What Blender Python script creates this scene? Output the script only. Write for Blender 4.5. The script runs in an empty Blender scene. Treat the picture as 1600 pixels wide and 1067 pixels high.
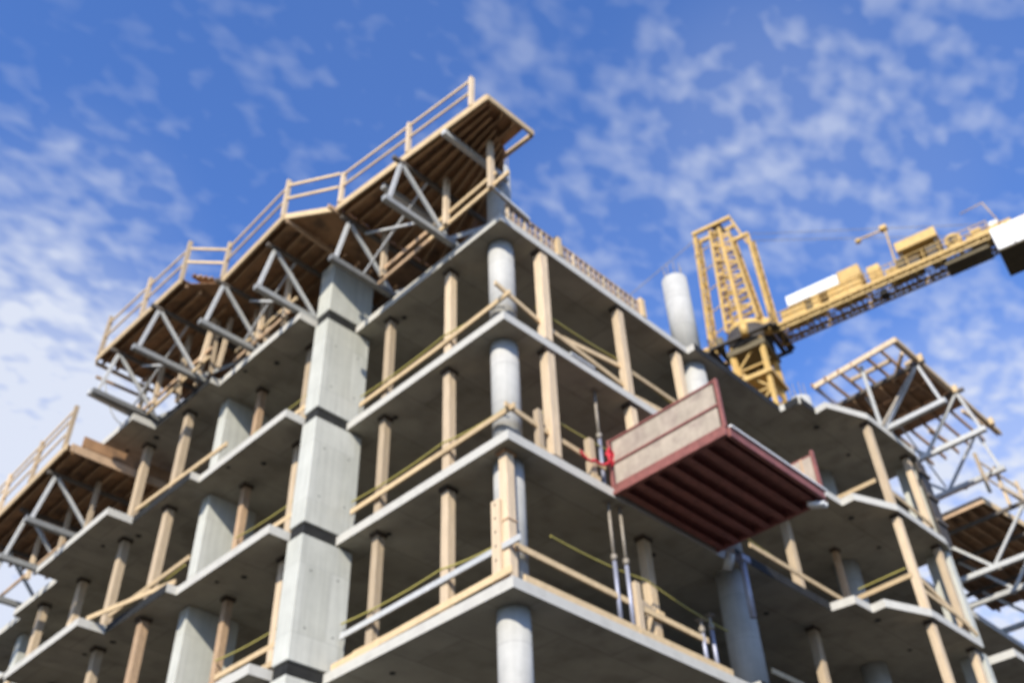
import bpy, bmesh, math, random
from mathutils import Vector, Matrix
random.seed(7)
R = math.radians
S = bpy.context.scene
COL = S.collection
ZB = 9.36                      # height of the lowest visible soffit above the street

# ------------------------------------------------------------------ camera
YAW, PITCH, ROLL = 0.762734703, 0.721969546, -0.0421804546
fw = Vector((math.cos(YAW)*math.cos(PITCH), math.sin(YAW)*math.cos(PITCH), math.sin(PITCH)))
r0 = Vector((math.sin(YAW), -math.cos(YAW), 0)); u0 = r0.cross(fw)
rr = math.cos(ROLL)*r0 + math.sin(ROLL)*u0
uu = -math.sin(ROLL)*r0 + math.cos(ROLL)*u0
cam_d = bpy.data.cameras.new('camera'); cam = bpy.data.objects.new('camera', cam_d); COL.objects.link(cam)
M3 = Matrix((rr, uu, -fw)).transposed()
cam.matrix_world = Matrix.Translation((-10.528, -10.257, -7.762+ZB)) @ M3.to_4x4()
cam_d.sensor_width = 36; cam_d.lens = 1588.83/1600*36
cam_d.clip_start = .1; cam_d.clip_end = 6000
cam_d.dof.use_dof = True; cam_d.dof.focus_distance = 3.2; cam_d.dof.aperture_fstop = 2.5
S.camera = cam

# ------------------------------------------------------------------ light
SUN_EL, SUN_PHI = R(31), R(31)
tosun = Vector((-math.cos(SUN_EL)*math.cos(SUN_PHI), -math.cos(SUN_EL)*math.sin(SUN_PHI), math.sin(SUN_EL)))
sd = bpy.data.lights.new('sun', 'SUN'); sd.energy = 4.8; sd.angle = R(.53); sd.color = (1, .93, .80)
so = bpy.data.objects.new('sun', sd); COL.objects.link(so)
so.rotation_euler = tosun.to_track_quat('Z', 'Y').to_euler(); so.location = (-40, -25, 60)
S.view_settings.view_transform = 'Standard'; S.view_settings.look = 'None'
S.view_settings.gamma = 1; S.view_settings.exposure = 0.35; S.view_settings.use_curve_mapping = False

w = bpy.data.worlds.new('World'); S.world = w; w.use_nodes = True
nt = w.node_tree; N = nt.nodes; L = nt.links; N.clear()
def nd(t, **k):
    n = N.new(t)
    for a, b in k.items(): setattr(n, a, b)
    return n
def mth(op, a, b=None, c=None, clamp=False):
    n = nd('ShaderNodeMath', operation=op); n.use_clamp = clamp
    for i, v in enumerate((a, b, c)):
        if v is None: continue
        if isinstance(v, (int, float)): n.inputs[i].default_value = v
        else: L.new(v, n.inputs[i])
    return n.outputs[0]
sky = nd('ShaderNodeTexSky', sky_type='NISHITA'); sky.sun_disc = False
sky.sun_elevation = SUN_EL; sky.sun_rotation = math.atan2(tosun.x, tosun.y)
sky.altitude = 50; sky.air_density = 1.0; sky.dust_density = .25; sky.ozone_density = 2.2
tc = nd('ShaderNodeTexCoord'); sep = nd('ShaderNodeSeparateXYZ'); L.new(tc.outputs['Generated'], sep.inputs[0])
zz = mth('ADD', mth('MAXIMUM', sep.outputs[2], 0.0), .12)
cmb = nd('ShaderNodeCombineXYZ'); L.new(mth('DIVIDE', sep.outputs[0], zz), cmb.inputs[0]); L.new(mth('DIVIDE', sep.outputs[1], zz), cmb.inputs[1])
def noise(scale, det, rough, off=0, dist=0.0):
    mp = nd('ShaderNodeMapping'); L.new(cmb.outputs[0], mp.inputs[0]); mp.inputs['Location'].default_value = (off, off*.7, 0)
    mp.inputs['Rotation'].default_value = (0, 0, R(35)); mp.inputs['Scale'].default_value = (1, 1.35, 1)
    n = nd('ShaderNodeTexNoise'); n.inputs['Scale'].default_value = scale; n.inputs['Detail'].default_value = det
    n.inputs['Roughness'].default_value = rough; n.inputs['Distortion'].default_value = dist
    L.new(mp.outputs[0], n.inputs['Vector']); return n.outputs['Fac']
def ramp01(v, a, b):
    n = nd('ShaderNodeMapRange', interpolation_type='SMOOTHSTEP'); L.new(v, n.inputs[0])
    n.inputs[1].default_value = a; n.inputs[2].default_value = b; return n.outputs[0]
# broad cloud banks, each a region of the real sky (centre direction, half width, amount)
def pxdir(x, y):
    return (fw + (x-800)/1588.83*rr - (y-533.5)/1588.83*uu).normalized()
BANKS = [(pxdir(20, 800), 14, 1.05), (pxdir(60, 560), 8, .82), (pxdir(110, 370), 7, .48), (pxdir(1200, 210), 9, .55), (pxdir(1350, 280), 8, .5), (pxdir(1350, 60), 8, .42), (pxdir(1480, 160), 8, .40),
         (pxdir(950, 400), 8, .42), (pxdir(1570, 800), 11, .85), (pxdir(420, 220), 8, .20), (pxdir(1400, 500), 7, .30),
         (pxdir(440, 150), 9, .14), (pxdir(640, 90), 9, .27), (pxdir(700, 150), 6, .12), (Vector((-.8, .5, .35)).normalized(), 26, .9), (Vector((.9, -.5, .4)).normalized(), 24, .5), (Vector((-.5, -.6, .6)).normalized(), 24, .5)]
bank = None
for d, hw, amt in BANKS:
    vd = nd('ShaderNodeVectorMath', operation='DOT_PRODUCT'); L.new(tc.outputs['Generated'], vd.inputs[0]); vd.inputs[1].default_value = d
    m = mth('MULTIPLY', ramp01(vd.outputs['Value'], math.cos(R(hw*1.45)), math.cos(R(hw*.1))), amt)
    bank = m if bank is None else mth('MAXIMUM', bank, m)
big = noise(3.6, 2, .5, 3.1); mid = noise(10, 1, .4, 1.7, 0); fine = noise(27, 1.6, .5, 7.3, .1)
puff = mth('ADD', mth('MULTIPLY', mid, .38), mth('MULTIPLY', fine, .62))
puff = mth('ADD', puff, mth('MULTIPLY', mth('SUBTRACT', big, .5), .35))
thr = mth('SUBTRACT', .56, mth('MULTIPLY', bank, .22))
cl = mth('DIVIDE', mth('SUBTRACT', puff, thr), .24, clamp=True)
veil = mth('MULTIPLY', mth('POWER', bank, 3.0), .62)
hor = mth('MULTIPLY', mth('SUBTRACT', 1.0, ramp01(sep.outputs[2], .05, .62)), .45)
cl = mth('MAXIMUM', mth('MULTIPLY', cl, mth('ADD', .12, mth('MULTIPLY', bank, .60))), 0.0)
cl = mth('ADD', cl, mth('ADD', veil, hor), clamp=True)
cl = mth('MULTIPLY', cl, .93)
mix = nd('ShaderNodeMix', data_type='RGBA'); L.new(cl, mix.inputs['Factor'])
skb = nd('ShaderNodeMix', data_type='RGBA', blend_type='MULTIPLY'); skb.inputs['Factor'].default_value = 1
L.new(sky.outputs[0], skb.inputs['A']); skb.inputs['B'].default_value = (.70, .975, 1.50, 1)
L.new(skb.outputs['Result'], mix.inputs['A']); mix.inputs['B'].default_value = (4.1, 4.35, 4.95, 1)
bg = nd('ShaderNodeBackground'); L.new(mix.outputs['Result'], bg.inputs[0]); bg.inputs[1].default_value = .15
wo = nd('ShaderNodeOutputWorld'); L.new(bg.outputs[0], wo.inputs[0])

# ------------------------------------------------------------------ materials
def mat(name, col, rough=.8, metal=0, var=.15, scale=3.0, bump=.25, bscale=40, streak=0, objvar=0, stretch=(1, 1, 1), dirt=None):
    m = bpy.data.materials.new(name); m.use_nodes = True
    t = m.node_tree; n = t.nodes; l = t.links; b = n['Principled BSDF']
    b.inputs['Roughness'].default_value = rough; b.inputs['Specular IOR Level'].default_value = .25 if rough > .7 else .5; b.inputs['Metallic'].default_value = metal
    c = n.new('ShaderNodeTexCoord'); mp = n.new('ShaderNodeMapping'); l.new(c.outputs['Object'], mp.inputs[0]); mp.inputs['Scale'].default_value = stretch
    no = n.new('ShaderNodeTexNoise'); no.inputs['Scale'].default_value = scale; no.inputs['Detail'].default_value = 8; no.inputs['Roughness'].default_value = .65
    l.new(mp.outputs[0], no.inputs[0])
    rp = n.new('ShaderNodeMapRange'); rp.inputs[1].default_value = .3; rp.inputs[2].default_value = .7; rp.inputs[3].default_value = 1-var; rp.inputs[4].default_value = 1+var
    l.new(no.outputs['Fac'], rp.inputs[0]); val = rp.outputs[0]
    def mul(a, bb):
        x = n.new('ShaderNodeMath'); x.operation = 'MULTIPLY'; l.new(a, x.inputs[0]); l.new(bb, x.inputs[1]); return x.outputs[0]
    if streak:
        mp2 = n.new('ShaderNodeMapping'); l.new(c.outputs['Object'], mp2.inputs[0]); mp2.inputs['Scale'].default_value = (9, 9, .7)
        n2 = n.new('ShaderNodeTexNoise'); n2.inputs['Scale'].default_value = 1.2; n2.inputs['Detail'].default_value = 5; l.new(mp2.outputs[0], n2.inputs[0])
        r2 = n.new('ShaderNodeMapRange'); r2.inputs[1].default_value = .35; r2.inputs[2].default_value = .75; r2.inputs[3].default_value = 1+streak*.3; r2.inputs[4].default_value = 1-streak
        l.new(n2.outputs['Fac'], r2.inputs[0]); val = mul(val, r2.outputs[0])
    if objvar:
        oi = n.new('ShaderNodeObjectInfo'); r3 = n.new('ShaderNodeMapRange'); r3.inputs[3].default_value = 1-objvar; r3.inputs[4].default_value = 1+objvar*.6
        l.new(oi.outputs['Random'], r3.inputs[0]); val = mul(val, r3.outputs[0])
    vm = n.new('ShaderNodeVectorMath'); vm.operation = 'SCALE'; l.new(val, vm.inputs['Scale'])
    if dirt:
        dn = n.new('ShaderNodeTexNoise'); dn.inputs['Scale'].default_value = scale*.6+1; dn.inputs['Detail'].default_value = 6
        l.new(c.outputs['Object'], dn.inputs[0])
        dr = n.new('ShaderNodeMapRange'); dr.inputs[1].default_value = .5; dr.inputs[2].default_value = .72; l.new(dn.outputs['Fac'], dr.inputs[0])
        mx = n.new('ShaderNodeMix'); mx.data_type = 'RGBA'; l.new(dr.outputs[0], mx.inputs['Factor'])
        mx.inputs['A'].default_value = (*col, 1); mx.inputs['B'].default_value = (*dirt, 1); l.new(mx.outputs['Result'], vm.inputs[0])
    else: vm.inputs[0].default_value = col
    l.new(vm.outputs[0], b.inputs['Base Color'])
    bn = n.new('ShaderNodeTexNoise'); bn.inputs['Scale'].default_value = bscale; bn.inputs['Detail'].default_value = 6; l.new(mp.outputs[0], bn.inputs[0])
    bp = n.new('ShaderNodeBump'); bp.inputs['Strength'].default_value = bump; bp.inputs['Distance'].default_value = .01
    l.new(bn.outputs['Fac'], bp.inputs['Height']); l.new(bp.outputs[0], b.inputs['Normal'])
    return m
CONC = mat('cast_concrete', (.47, .47, .435), .88, var=.13, scale=2.2, streak=.10, dirt=(.38, .37, .33))
PCONC = mat('column_concrete', (.545, .545, .49), .85, var=.08, scale=1.8, streak=.12)
RCONC = mat('smooth_column_concrete', (.455, .445, .415), .9, var=.10, scale=2.5, streak=.10)
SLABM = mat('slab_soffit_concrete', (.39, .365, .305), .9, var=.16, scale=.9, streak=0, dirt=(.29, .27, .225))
def form_lines(m, bw, bh, k=.82, upright=False):
    t = m.node_tree; n = t.nodes; l = t.links; b = n['Principled BSDF']
    src = b.inputs['Base Color'].links[0].from_socket
    c = n.new('ShaderNodeTexCoord'); br = n.new('ShaderNodeTexBrick'); l.new(c.outputs['Object'], br.inputs['Vector'])
    if upright:
        sp = n.new('ShaderNodeSeparateXYZ'); cb = n.new('ShaderNodeCombineXYZ'); l.new(c.outputs['Object'], sp.inputs[0])
        l.new(sp.outputs[0], cb.inputs[0]); l.new(sp.outputs[2], cb.inputs[1]); l.new(cb.outputs[0], br.inputs['Vector'])
    br.inputs['Scale'].default_value = 1; br.inputs['Brick Width'].default_value = bw; br.inputs['Row Height'].default_value = bh
    br.inputs['Mortar Size'].default_value = .012; br.inputs['Color1'].default_value = (1, 1, 1, 1); br.inputs['Color2'].default_value = (.86, .86, .84, 1)
    br.inputs['Mortar'].default_value = (k, k, k, 1)
    mx = n.new('ShaderNodeMix'); mx.data_type = 'RGBA'; mx.blend_type = 'MULTIPLY'; mx.inputs['Factor'].default_value = 1
    l.new(src, mx.inputs['A']); l.new(br.outputs['Color'], mx.inputs['B']); l.new(mx.outputs['Result'], b.inputs['Base Color'])
form_lines(SLABM, 2.44, 1.22, .62)
form_lines(RCONC, 60, .97, .80, True)
form_lines(PCONC, .62, 1.45, .84, True)
FLOORM = mat('darkened_slab_top', (.17, .155, .13), .95, var=.25, scale=1.2)  # unseen slab tops darkened to cut light bounced onto the soffits
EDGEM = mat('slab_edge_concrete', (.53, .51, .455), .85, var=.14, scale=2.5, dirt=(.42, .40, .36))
DKEDGE = mat('dark_edge', (.022, .022, .021), .8, var=.35, scale=3)  # dark strip colour, also painting in shade at the pier joints
WOOD = mat('pale_timber', (.56, .435, .295), .85, var=.20, scale=3, bump=.3, bscale=25, objvar=.30, stretch=(6, 6, .6))
WOODH = mat('pale_rail_timber', (.58, .43, .25), .8, var=.14, scale=5, bump=.3, bscale=25, objvar=.2)
WOODO = mat('orange_timber', (.50, .34, .21), .8, var=.2, scale=5, objvar=.25)
BRPLY = mat('formwork_plywood', (.36, .205, .105), .75, var=.3, scale=1.8, objvar=.2, dirt=(.16, .10, .06))
JOIST = mat('brown_joist', (.37, .23, .125), .8, var=.25, scale=4, objvar=.3)
CHORD = mat('shaded_grey_chord', (.28, .28, .265), .6, metal=.2, var=.15, scale=6, objvar=.35)  # chord grey darkened to put in the shade of its underside
TCH = mat('brown_painted_chord', (.12, .10, .08), .7, var=.2, scale=6)
LAT = mat('shaded_yellow_lattice', (.46, .31, .11), .6, var=.2, scale=3)  # crane yellow darkened to put in the shade below the jib
CWB = mat('dark_brown_plate', (.13, .10, .05), .7, var=.2, scale=3)
ALU = mat('dull_aluminium', (.52, .52, .50), .6, metal=.15, var=.12, scale=6, objvar=.12)
STEELB = mat('blue_galvanised_steel', (.36, .37, .45), .5, metal=.4, var=.15, scale=8, objvar=.2)
STEELT = mat('weathered_steel', (.30, .26, .21), .6, metal=.3, var=.2, scale=8)
YEL = mat('crane_yellow', (.56, .36, .11), .6, var=.18, scale=2, bump=.1, objvar=.10, dirt=(.60, .40, .14))
WHT = mat('white_paint', (.80, .79, .76), .5, var=.04, scale=2, bump=.1)
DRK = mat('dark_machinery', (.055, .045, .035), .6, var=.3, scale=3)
MAROON = mat('maroon_steel', (.235, .082, .068), .65, var=.3, scale=5, bump=.2)
PLYW = mat('weathered_plywood', (.41, .345, .275), .8, var=.18, scale=3, streak=.08, dirt=(.30, .24, .20))
YROPE = mat('yellow_rope', (.42, .36, .09), .6, var=.1)
RROPE = mat('red_rope', (.62, .03, .05), .6, var=.1)
BRICKY = mat('rusty_form_tie', (.36, .27, .21), .75, var=.3, scale=6)
GROUND = mat('street_asphalt', (.045, .040, .033), .92, var=.25, scale=.4, bscale=60)
HEADM = mat('shade_dark_timber', (.07, .05, .035), .8, var=.3, scale=4, objvar=.3)  # header timber blackened to paint in the slab's shade
HOLE = mat('sleeve_shadow_plastic', (.02, .02, .02), .7)
ORANGE = mat('orange_plastic', (.75, .20, .06), .6)

# ------------------------------------------------------------------ mesh helpers
def finish(name, bm, m, parent=None, bevel=0, smooth=False, world=True):
    me = bpy.data.meshes.new(name)
    if bevel: bmesh.ops.bevel(bm, geom=list(bm.edges), offset=bevel, segments=1, affect='EDGES', clamp_overlap=True)
    bmesh.ops.recalc_face_normals(bm, faces=bm.faces)
    bm.to_mesh(me); bm.free(); me.materials.append(m)
    if smooth:
        for p in me.polygons: p.use_smooth = len(p.vertices) == 4
    o = bpy.data.objects.new(name, me); COL.objects.link(o)
    if parent:
        o.parent = parent; o.matrix_parent_inverse = Matrix.Identity(4)
        if world: 
            par = parent; off = Vector((0, 0, 0))
            while par: off += par.location; par = par.parent
            me.transform(Matrix.Translation(-off))
    return o
def abox(bm, a, b):
    x0, y0, z0 = a; x1, y1, z1 = b
    v = [bm.verts.new(p) for p in ((x0,y0,z0),(x1,y0,z0),(x1,y1,z0),(x0,y1,z0),(x0,y0,z1),(x1,y0,z1),(x1,y1,z1),(x0,y1,z1))]
    for f in ((0,3,2,1),(4,5,6,7),(0,1,5,4),(1,2,6,5),(2,3,7,6),(3,0,4,7)): bm.faces.new([v[i] for i in f])
def abeam(bm, p, q, wd, ht, up=(0, 0, 1)):
    p = Vector(p); q = Vector(q); d = (q-p).normalized(); up = Vector(up)
    if abs(d.dot(up)) > .97: up = Vector((1, 0, 0)) if abs(d.x) < .9 else Vector((0, 1, 0))
    s = d.cross(up).normalized(); t = s.cross(d).normalized()
    v = [bm.verts.new(e + s*a*wd/2 + t*b*ht/2) for e in (p, q) for a, b in ((-1,-1),(1,-1),(1,1),(-1,1))]
    for f in ((0,1,2,3),(7,6,5,4),(0,4,5,1),(1,5,6,2),(2,6,7,3),(3,7,4,0)): bm.faces.new([v[i] for i in f])
def atube(bm, p, q, r, seg=10, r2=None):
    p = Vector(p); q = Vector(q); d = (q-p).normalized(); r2 = r if r2 is None else r2
    s = d.orthogonal().normalized(); t = d.cross(s)
    A = [bm.verts.new(p + (s*math.cos(2*math.pi*i/seg) + t*math.sin(2*math.pi*i/seg))*r) for i in range(seg)]
    B = [bm.verts.new(q + (s*math.cos(2*math.pi*i/seg) + t*math.sin(2*math.pi*i/seg))*r2) for i in range(seg)]
    for i in range(seg): bm.faces.new((A[i], A[(i+1)%seg], B[(i+1)%seg], B[i]))
    bm.faces.new(A[::-1]); bm.faces.new(B)
def aprism(bm, pts, z0, z1):
    A = [bm.verts.new((x, y, z0)) for x, y in pts]; B = [bm.verts.new((x, y, z1)) for x, y in pts]
    n = len(pts)
    for i in range(n): bm.faces.new((A[i], A[(i+1)%n], B[(i+1)%n], B[i]))
    bm.faces.new(A[::-1]); bm.faces.new(B)
Z = lambda z: z + ZB
def V(x, y, z): return Vector((x, y, z+ZB))
def box(name, a, b, m, parent=None, bevel=.008):
    bm = bmesh.new(); abox(bm, (a[0], a[1], Z(a[2])), (b[0], b[1], Z(b[2]))); return finish(name, bm, m, parent, bevel)
def beam(name, p, q, wd, ht, m, parent=None, bevel=0, up=(0, 0, 1)):
    bm = bmesh.new(); abeam(bm, V(*p), V(*q), wd, ht, up); return finish(name, bm, m, parent, bevel)
def tube(name, p, q, r, m, parent=None, seg=10, r2=None):
    bm = bmesh.new(); atube(bm, V(*p), V(*q), r, seg, r2); return finish(name, bm, m, parent, 0, True)
def tag(o, label, cat, group=None, kind=None):
    if label: o['label'] = label
    if cat: o['category'] = cat
    if group: o['group'] = group
    if kind: o['kind'] = kind
    return o
def thing(name, loc, label, cat, group=None):
    o = bpy.data.objects.new(name, None); o.empty_display_size = .3; o.location = V(*loc); COL.objects.link(o)
    return tag(o, label, cat, group)

# ------------------------------------------------------------------ ground
bm = bmesh.new(); abox(bm, (-1500, -1500, -.5), (1500, 1500, 0))
g = finish('ground', bm, GROUND); g['kind'] = 'structure'

# ------------------------------------------------------------------ the concrete frame
H = 2.9; T = .2
frame = thing('concrete_building', (8, 8, -ZB), 'unfinished concrete building frame with stacked floor slabs, round columns and large pier', 'building')
def outline(k):
    ymax = 13.42 if k == 3 else 27
    left = [(0, 0), (0, 4.955), (0.0, 5.14), (-.68, 5.14), (-.68, 5.47), (-1.30, 5.47), (-1.30, 8.93), (-1.53, 8.93), (-1.53, 11.62), (-2.2, 11.62)]
    if k == 3: left += [(-2.2, ymax)]
    else: left += [(-2.15, 15.5), (-1.53, 15.5), (-1.53, 18.2), (-1.3, 18.2), (-1.3, 22), (0, 22), (0, ymax)]
    xe = 19.3 if k == 3 else 24
    right = [(xe, ymax), (xe, -.17), (15.56, -.17), (15.56, -1.53), (15.0, -1.68)]
    if k <= 1: right = [(24, ymax), (24, -2.0), (16.1, -2.0), (16.1, -1.2), (15.6, -1.2), (15.6, -1.25), (15.0, -1.25), (15.0, -1.66)]
    right += [(12.42, -1.66), (11.1, -1.17), (11.13, -.82), (10.4, -.80), (10.32, -.21), (6.55, -.21), (6.55, 0)]
    return left + right
for k in range(-2, 4):
    bm = bmesh.new(); aprism(bm, outline(k), Z(k*H), Z(k*H+T))
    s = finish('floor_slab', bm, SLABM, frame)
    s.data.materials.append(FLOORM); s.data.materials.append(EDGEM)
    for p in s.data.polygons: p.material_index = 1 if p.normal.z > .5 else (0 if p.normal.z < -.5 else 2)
    # thin dark strips along some slab edges and in the pier joints
    box('edge_strip', (6.56, -.222, k*H-.004), (10.30, -.212, k*H+T+.01), DKEDGE, s, 0)
    box('edge_strip', (-1.542, 8.96, k*H-.004), (-1.532, 11.60, k*H+T+.01), DKEDGE, s, 0)
    box('edge_strip', (-.80, 5.0, k*H-.03), (-.004, 5.12, k*H+T+.02), DKEDGE, s, 0)  # dark strip painting in the shade of the recessed pier joint
    box('edge_strip', (-.81, 5.125, k*H-.03), (-.70, 5.44, k*H+T+.02), DKEDGE, s, 0)  # same painted joint shade on the pier's narrow side
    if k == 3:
        box('edge_strip', (10.34, -.78, k*H-.004), (10.35, -.24, k*H+T+.006), DKEDGE, s, 0); box('edge_strip', (10.42, -.83, k*H-.004), (11.10, -.82, k*H+T+.006), DKEDGE, s, 0)
    if k >= 0:
        for (hx, hy, hr) in ((-.6, 7.2, .07), (.6, 3.9, .06), (-1.0, 7.9, .05), (-1.2, 12.0, .08), (11.7, -.6, .08), (9.2, .9, .07), (5.2, .9, .09), (2.4, 2.0, .06), (.5, 7.0, .06), (8.4, .6, .05), (-.4, 9.9, .06), (13.6, -.3, .06), (-1.5, 13.0, .06)):
            hx += random.uniform(-.15, .15); hy += random.uniform(-.15, .15)
            tube('pipe_sleeve', (hx, hy, k*H-.012), (hx, hy, k*H+.02), hr, HOLE, s, 10)
def colstack(name, x, y, r, m, ks, tops={}):
    for k in ks:
        z0 = k*H+T if k > -3 else -ZB; z1 = tops.get(k, (k+1)*H)
        bm = bmesh.new(); atube(bm, V(x, y, z0), V(x, y, z1), r, 40); finish(name, bm, m, frame, 0, True)
allk = list(range(-3, 4))
colstack('round_column', .62, .62, .285, RCONC, allk, {3: 11.35})
colstack('round_column', 7.12, .33, .35, RCONC, allk, {3: 11.85})
colstack('round_column', 13.85, .75, .33, RCONC, allk, {3: 11.5})
for x, y in ((7, 7), (13.5, 7), (7, 13.2)): colstack('round_column', x, y, .33, RCONC, range(-3, 3))
for k in range(-3, 3): box('blade_column', (-.85, 9.15, k*H+T if k > -3 else -ZB), (.45, 9.50, (k+1)*H), PCONC, frame, .012)
for k in range(-3, 3): box('blade_column', (15.22, -1.52, k*H+T if k > -3 else -ZB), (15.50, -.9, (k+1)*H), PCONC, frame, .012)
for k in range(-3, 2): box('blade_column', (-.85, 19, k*H+T if k > -3 else -ZB), (.45, 19.35, (k+1)*H), PCONC, frame, .012)
for k in range(-3, 4):
    z0 = k*H+T+.03 if k > -3 else -ZB; z1 = (k+1)*H-.04 if k < 3 else 10.55
    p = box('pier', (-.85, 4.96, z0), (.40, 5.46, z1), PCONC, frame, .015)
    if k < 3:                                        # pour joint and tie holes of each lift
        for tx in (-.55, .1):
            for tz in (.7, 1.9):
                bm = bmesh.new(); atube(bm, V(tx, 4.962, z0+tz), V(tx, 4.957, z0+tz), .02, 8); finish('tie_hole', bm, HOLE, p)
for k in range(-3, 3):                               # unseen walls added to keep the middle dark
    box('unseen_added_wall', (4.5, 4.6, k*H+T if k > -3 else -ZB), (11, 4.9, (k+1)*H), CONC, frame, 0)
    box('unseen_added_wall', (4.2, 4.6, k*H+T if k > -3 else -ZB), (4.5, 11, (k+1)*H), CONC, frame, 0)
t = thing('shade_panel', (15.35, -1.56, 2*H+T), 'dark panel painting in shade on the right-end blade wall, top storey', 'painted shade')
box('shade_panel_sheet', (15.08, -1.60, 2*H+T), (15.62, -1.54, 3*H-.02), DRK, t, 0)  # dark panel added where the wall end is only in shade
for zz_ in (6.6, 7.4, 8.2): box('shade_panel_bar', (15.06, -1.66, zz_), (15.64, -1.602, zz_+.08), TCH, t, 0)
# starter bars above the tall stub columns
for cx, cy, zt in ((7.12, .33, 11.85), (13.85, .75, 11.5), (.62, .62, 11.35)):
    for i in range(8):
        a = i*math.pi/4; r = .24
        tube('rebar', (cx+r*math.cos(a), cy+r*math.sin(a), zt-.01), (cx+r*math.cos(a), cy+r*math.sin(a), zt+.55), .011, STEELT, frame, 5)

# ------------------------------------------------------------------ timber shoring posts
mesh_cache = {}
def localmesh(key, build, m, bevel=0):
    if key not in mesh_cache:
        bm = bmesh.new(); build(bm)
        if bevel: bmesh.ops.bevel(bm, geom=list(bm.edges), offset=bevel, segments=1, affect='EDGES', clamp_overlap=True)
        bmesh.ops.recalc_face_normals(bm, faces=bm.faces)
        me = bpy.data.meshes.new(key[0]); bm.to_mesh(me); bm.free(); me.materials.append(m); mesh_cache[key] = me
    return mesh_cache[key]
def child(name, me, parent):
    o = bpy.data.objects.new(name, me); COL.objects.link(o); o.parent = parent; return o
SHORE_H = H-T
def shore(x, y, k, where, wd=.20, kind='pale', rot=0):
    st = {0: 'lower storey', 1: 'middle storey', 2: 'top storey', -1: 'lowest storey'}[k]
    col = {'pale': 'pale', 'orange': 'orange brown', 'grey': 'greyish'}[kind]
    m = {'pale': WOOD, 'orange': WOODO, 'grey': WOOD}[kind]
    t = thing('timber_post', (x, y, k*H+T), '%s shoring post on the %s, %s' % (col, st, where), 'shoring post', 'timber shoring posts between the slabs')
    t.rotation_euler = (random.uniform(-.004, .004), random.uniform(-.004, .004), rot)
    def post(bm):
        abox(bm, (-wd/2, -wd/2, .07), (-.004, wd/2, SHORE_H-.08)); abox(bm, (.004, -wd/2, .07), (wd/2, wd/2, SHORE_H-.08))
        abox(bm, (-wd/2+.01, -wd/2+.01, .07), (wd/2-.01, wd/2-.01, SHORE_H-.08))
    child('post', localmesh(('post', wd, kind), post, m, .006), t)
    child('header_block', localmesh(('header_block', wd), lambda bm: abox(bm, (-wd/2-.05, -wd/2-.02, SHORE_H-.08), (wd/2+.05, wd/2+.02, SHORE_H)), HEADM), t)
    child('wedge', localmesh(('wedge', wd), lambda bm: abox(bm, (-wd/2-.05, -wd/2+.02, 0), (wd/2+.05, wd/2-.02, .07)), WOODO), t)
    return t
for k in (0, 1, 2): shore(.32, 1.93, k, 'first post left of the corner column', .19)
for k in (0, 1, 2): shore(.36, 4.08, k, 'second post left of the corner column', .18, 'grey' if k == 0 else 'pale')
for k in (1, 2): shore(1.36, .14, k, 'first post right of the corner column', .22)
for k in (1, 2): shore(4.02, .16, k, 'second post right of the corner column', .20)
shore(6.28, .18, 2, 'just left of the tall round column', .2)
shore(4.50, .62, 0, 'right face with a cross block nailed on', .2)
for k in (0, 1, 2): shore(-.42, 6.12, k, 'hard against the left side of the big pier', .19)
for k, kd in ((0, 'orange'), (1, 'orange'), (2, 'orange')): shore(-.38, 8.32, k, 'in front of the left blade column', .17, kd)
for k, kd in ((0, 'orange'), (1, 'pale'), (2, 'pale')): shore(-1.22, 10.38, k, 'first post left of the blade column', .2, kd)
for k, kd in ((0, 'grey'), (1, 'pale'), (2, 'pale')): shore(-1.25, 12.4, k, 'second post left of the blade column', .2, kd)
shore(-1.05, 15.0, 1, 'third post left of the blade column'); shore(-1.15, 17.0, 1, 'leftmost one of the left face')
shore(-1.05, 15.0, 0, 'left end of the frame'); 
shore(10.45, .5, 1, 'right face below the end of the loading platform', .2)
shore(10.75, .6, 0, 'right face at the first slab jog', .2, 'grey')
shore(12.9, .5, 1, 'thin and brown beside the inner round column', .15, 'orange')
for k in (0, 1, 2): shore(12.6, -1.48, k, 'at the bend of the right wing edge', .19)
for k in (0, 1, 2): shore(14.85, -1.42, k, 'at the right end beside the blade wall', .18)
# corner post with a drilled face board
t = thing('timber_post', (.30, .36, T), 'wide timber corner post with bolt holes in front of the round column, lower storey', 'shoring post', 'timber shoring posts between the slabs')
box('post', (.20, .26, T), (.40, .46, H-.06), WOOD, t, .006)
box('header_block', (.14, .25, H-.06), (.46, .47, H), BRPLY, t, 0)
fb = box('face_board', (.12, .40, T), (.195, .60, T+1.70), WOOD, t, .006)
for i in range(6):
    bm = bmesh.new(); atube(bm, V(.1165, .50, T+.25+i*.27), V(.121, .50, T+.25+i*.27), .022, 10); finish('bolt_hole', bm, HOLE, fb)
box('strap', (.185, .245, T+1.25), (.415, .475, T+1.28), WOODO, t, 0)
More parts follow.
